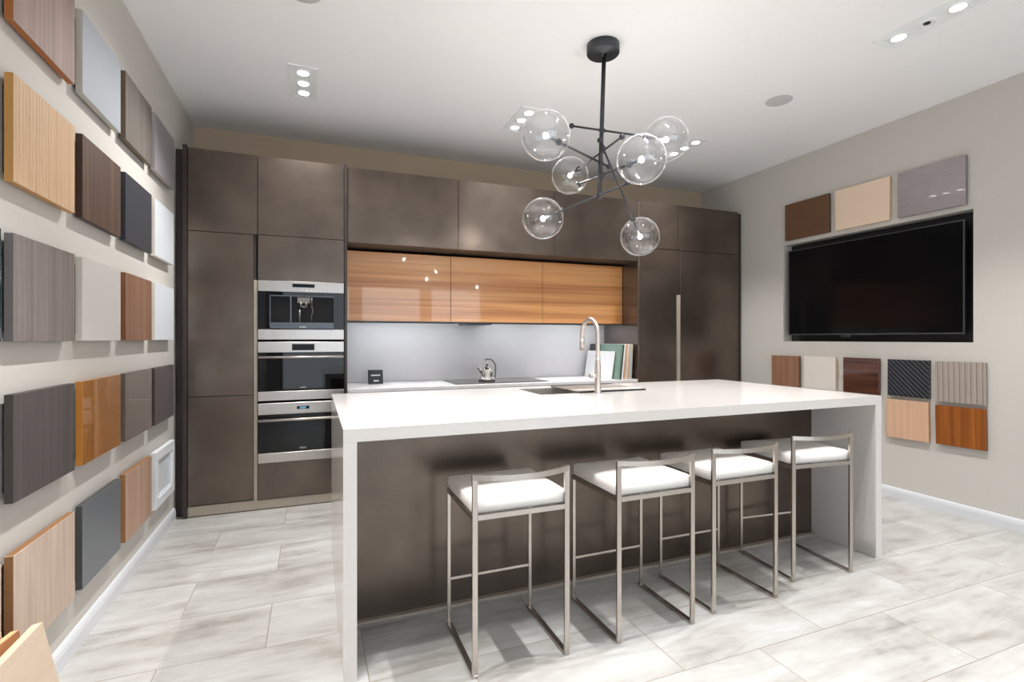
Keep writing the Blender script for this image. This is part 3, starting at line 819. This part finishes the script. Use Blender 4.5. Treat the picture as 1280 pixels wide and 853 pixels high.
for y0, y1, z0, z1, lb, fm, em, tilt in RP:
    t = thing('finish_sample', lb, 'finish sample', (XR, (y0 + y1) / 2, (z0 + z1) / 2), 0, 'finish samples on the right wall')
    t.rotation_euler = (tilt, 0, 0)
    hy, hz = (y1 - y0) / 2, (z1 - z0) / 2
    MB().box(-.030, -.008, -hy, hy, -hz, hz, .0012, 1, mi=1, face_mi={(0, -1): 0}).build('board', [fm, em], t)
    MB().box(-.0075, -.0005, -hy + .03, hy - .03, -hz + .03, hz - .03).build('backing', 'spacer', t)

# ------------------------------------------------------------------ television
t = thing('television', 'large black flat-screen television in the right wall recess', 'television', (XR + .005, 2.843, 1.279))
TW, TH2 = 1.408, .804
b = MB(); bz = .008
for q in ((-TW / 2, -TW / 2 + bz, 0, TH2), (TW / 2 - bz, TW / 2, 0, TH2), (-TW / 2 + bz, TW / 2 - bz, 0, bz * 1.4), (-TW / 2 + bz, TW / 2 - bz, TH2 - bz, TH2)):
    b.box(0, .008, *q)
b.build('bezel', 'bezel', t)
MB().box(.002, .010, -TW / 2 + bz, TW / 2 - bz, bz * 1.4, TH2 - bz).build('screen', 'screen', t)
MB().box(.0085, .045, -TW / 2 + .004, TW / 2 - .004, .004, TH2 - .004, .003, 1).build('back_cover', 'black', t)
b = MB().box(-.003, .003, -.10, .07, -.004, .004)
b.box(-.003, .003, -.020, .040, .004, .013)
b.build('badge', 'bezel', t)
MB().box(.0455, .113 - .006, -.2, .2, .25, .55).build('wall_mount', 'black', t)
MB().box(.02, .04, .12, .20, -.022, -.004 + .008).build('sensor', 'bezel', t)

# ------------------------------------------------------------------ boards leaning bottom left
def leaning(label, x, y_r, top_z, w, thick, ang, yaw, fm, em):
    """board whose top front right corner is at (x, y_r, top_z); leans back towards the wall"""
    h = (top_z - thick * math.sin(ang) - .0006) / math.cos(ang)
    o = MB().box(-thick, 0, -w, 0, 0, h, .0015, 1, mi=1, face_mi={(0, 1): 0}).build('sample_board', [fm, em])
    o.rotation_euler = (0, -ang, yaw)
    R = Matrix.Rotation(yaw, 3, 'Z') @ Matrix.Rotation(-ang, 3, 'Y')
    o.location = Vector((x, y_r, top_z)) - R @ Vector((0, 0, h))
    return tag(o, label, 'sample board', 'boards leaning in the near left corner')
leaning('pale maple board leaning at the front of the near left corner', -.745, 1.90, .412, .46, .027, math.radians(12), 0,
        wood('maple_board', rgb(204, 170, 132), rgb(216, 186, 150), 'Y', freq=9, long_=2.5, contrast=(.3, .7), sat=.4), wood('maple_edge', rgb(232, 202, 162), rgb(242, 216, 180), 'Y', freq=30, long_=2, sat=.3))
leaning('orange oak board leaning behind the pale maple one', -.792, 1.885, .406, .16, .022, math.radians(8), math.radians(-8),
        wood('oak_board', rgb(178, 112, 50), rgb(206, 140, 72), 'Y', freq=20, long_=2), wood('oak_edge', rgb(226, 178, 112), rgb(240, 200, 140), 'Y', freq=30, long_=2))
leaning('pinkish board leaning last against the left wall', -.8385, 1.90, .402, .30, .017, math.radians(4.0), 0,
        wood('pink_board', rgb(214, 170, 140), rgb(230, 190, 160), 'Y', freq=20, long_=2), wood('pink_edge', rgb(222, 180, 150), rgb(238, 200, 170), 'Y', freq=30, long_=2))

# ------------------------------------------------------------------ chandelier
CF = Vector((.3654, .9309, 0)); CR = Vector((.9309, -.3654, 0)); CU = Vector((0, 0, 1)); CAM = Vector((0, 0, 1.25))
t = thing('chandelier', 'black branching chandelier with six clear glass globes above the island', 'chandelier', (1.568, 2.545, ZC))
O = Vector((1.568, 2.545, ZC))
MB().lathe([(0, -.001), (.094, -.001), (.094, -.050), (.091, -.054), (.012, -.054), (.012, -.075), (0, -.075)]).build('canopy', 'iron', t)
ptop = Vector((1.573, 2.542, 2.90)) - O; pbot = Vector((1.548, 2.552, 2.060)) - O
b = MB().cyl(ptop, pbot, .0125, n=20); b.build('stem', 'iron', t)
GR = .12
#          globe centre                crossing point on stem      knob distance
ARMS = [((1.824, 2.304, 2.354), (1.563, 2.547, 2.459), .19),
        ((1.572, 2.960, 2.321), (1.562, 2.549, 2.335), .215),
        ((1.063, 2.256, 2.247), (1.556, 2.549, 2.270), .10),
        ((1.901, 2.652, 1.885), (1.562, 2.535, 2.352), .047),
        ((1.507, 2.091, 2.132), (1.556, 2.535, 2.196), .355),
        ((1.257, 2.704, 1.954), (1.551, 2.551, 2.084), .17)]
for g, c, kd in ARMS:
    g = Vector(g) - O; c = Vector(c) - O
    d = (g - c).normalized()
    k = c - d * kd
    neck = g - d * (GR + .004)
    a = MB().cyl(k, g - d * .035, .0058, n=12).build('arm', 'iron', t)
    MB().sphere(k, .0165, 18).build('knob', 'iron', a)
    b = MB().cyl(c - d * .018, c + d * .018, .0105, n=16)
    b.sphere(c, .0155, 16)
    b.build('clamp', 'iron', a)
    b = MB().cyl(neck - d * .004, neck + d * .012, .0165, n=18); b.cyl(neck, g - d * .018, .0075, n=14)
    b.build('socket', 'iron', a)
    gl = MB().sphere((0, 0, 0), GR, 48).build('globe', 'globe', t, g)
    MB().sphere((0, 0, 0), .0125, 16, sc=(1, 1, 1.15)).build('bulb', 'bulb', gl)

# ------------------------------------------------------------------ ceiling lights, speakers
SPOT_W = 40.
def spot(x, y, k=1., col=(1, .985, .965), size=100, aim=None):
    l = bpy.data.lights.new('downlight_beam', 'SPOT'); l.energy = SPOT_W * k; l.color = col
    l.spot_size = math.radians(size); l.spot_blend = .75; l.shadow_soft_size = .022
    o = bpy.data.objects.new('downlight_beam', l); COL.objects.link(o); o.location = (x, y, ZC - .014)
    if aim: o.rotation_euler = (Vector(aim) - o.location).to_track_quat('-Z', 'Y').to_euler()
    return o
def downlight(x, y, label, lit=(1, 1, 1), wide=.178, long_=.46, k=1., size=100, aims=None):
    t = thing('ceiling_light', label, 'ceiling light', (x, y, ZC), 0, 'recessed three-lamp ceiling lights')
    hw, hl, fr = wide / 2, long_ / 2, .022
    b = MB()
    for q in ((-hw, -hw + fr, -hl, hl), (hw - fr, hw, -hl, hl), (-hw + fr, hw - fr, -hl, -hl + fr), (-hw + fr, hw - fr, hl - fr, hl)):
        b.box(q[0], q[1], q[2], q[3], -.006, -.0003)
    b.build('frame', 'fixture', t)
    MB().box(-hw + fr, hw - fr, -hl + fr, hl - fr, -.0025, -.0003).build('plate', 'fixture', t)
    for k_, dy in enumerate((-.142, 0, .142)):
        b = MB().lathe([(.044, -.0026), (.044, -.0065), (.037, -.0070), (.034, -.0045)], (0, dy, 0), 28)
        l = b.build('lamp', 'fixture', t)
        MB().cyl((0, dy, -.0030), (0, dy, -.0048), .033 if lit[k_] else .017, n=28).build('lens', 'lens' if lit[k_] else 'iron', l)
        if lit[k_]: spot(x, y + dy, k, size=size, aim=(aims or {}).get(k_))
downlight(-.062, 3.655, 'three-lamp ceiling light over the left floor, before the oven cupboard', k=1.5, aims={0: (XL, 2.35, .55), 1: (XL + .25, 2.9, .4), 2: (0, FY, 1.7)})
downlight(1.515, 3.655, 'three-lamp ceiling light half behind the left chandelier globe', k=1.2, aims={2: (1.5, FY, 1.7)})
downlight(3.095, 3.655, 'three-lamp ceiling light half behind the upper right chandelier globe', k=1.2, aims={2: (3.1, FY, 1.6)})
downlight(3.085, 1.725, 'long ceiling light near the right wall with its middle lamp dark', (1, 0, 1), k=2.)
for x in (-.062, 1.515, 3.09):
    for y, k in ((1.725, 1.8), (-.2, .75), (-2.1, 1.)):
        if (x, y) == (3.09, 1.725): continue
        for dy in (-.142, 0, .142): spot(x, y + dy, k, size=76 if x < 0 else 90 if y < 0 else 100)
def speaker(x, y, label):
    b = MB().lathe([(0, -.004), (.080, -.004), (.086, -.003), (.088, -.0003), (0, -.0003)], (0, 0, 0), 40)
    return tag(b.build('ceiling_speaker', 'grille', loc=(x, y, ZC)), label, 'speaker', 'round ceiling speakers')
speaker(3.11, 2.68, 'round ceiling speaker between the chandelier and the right wall')
speaker(-.045, 2.69, 'round ceiling speaker at the top edge, left of the chandelier')

# ------------------------------------------------------------------ daylight, camera, view
wd = bpy.data.worlds.new('daylight'); S.world = wd; wd.use_nodes = True
bg = wd.node_tree.nodes['Background']
bg.inputs['Color'].default_value = (.93, .965, 1, 1); bg.inputs['Strength'].default_value = 3.6

cam = bpy.data.cameras.new('camera'); co = bpy.data.objects.new('camera', cam); COL.objects.link(co)
cam.sensor_width = 36; cam.sensor_fit = 'HORIZONTAL'; cam.lens = 632.6 / 1280 * 36
cam.shift_y = -(426.5 - 423.0) / 1280
cam.clip_start = .02
co.location = CAM; co.rotation_euler = (PI / 2, 0, -.3741)
S.camera = co
S.view_settings.view_transform = 'Standard'; S.view_settings.look = 'None'
S.view_settings.gamma = 1; S.view_settings.use_curve_mapping = False
S.view_settings.exposure = .17
cy = S.cycles
cy.use_denoising = True
cy.max_bounces = 10; cy.diffuse_bounces = 6; cy.glossy_bounces = 5; cy.transparent_max_bounces = 24
cy.sample_clamp_indirect = 6
cy.caustics_reflective = False; cy.caustics_refractive = False
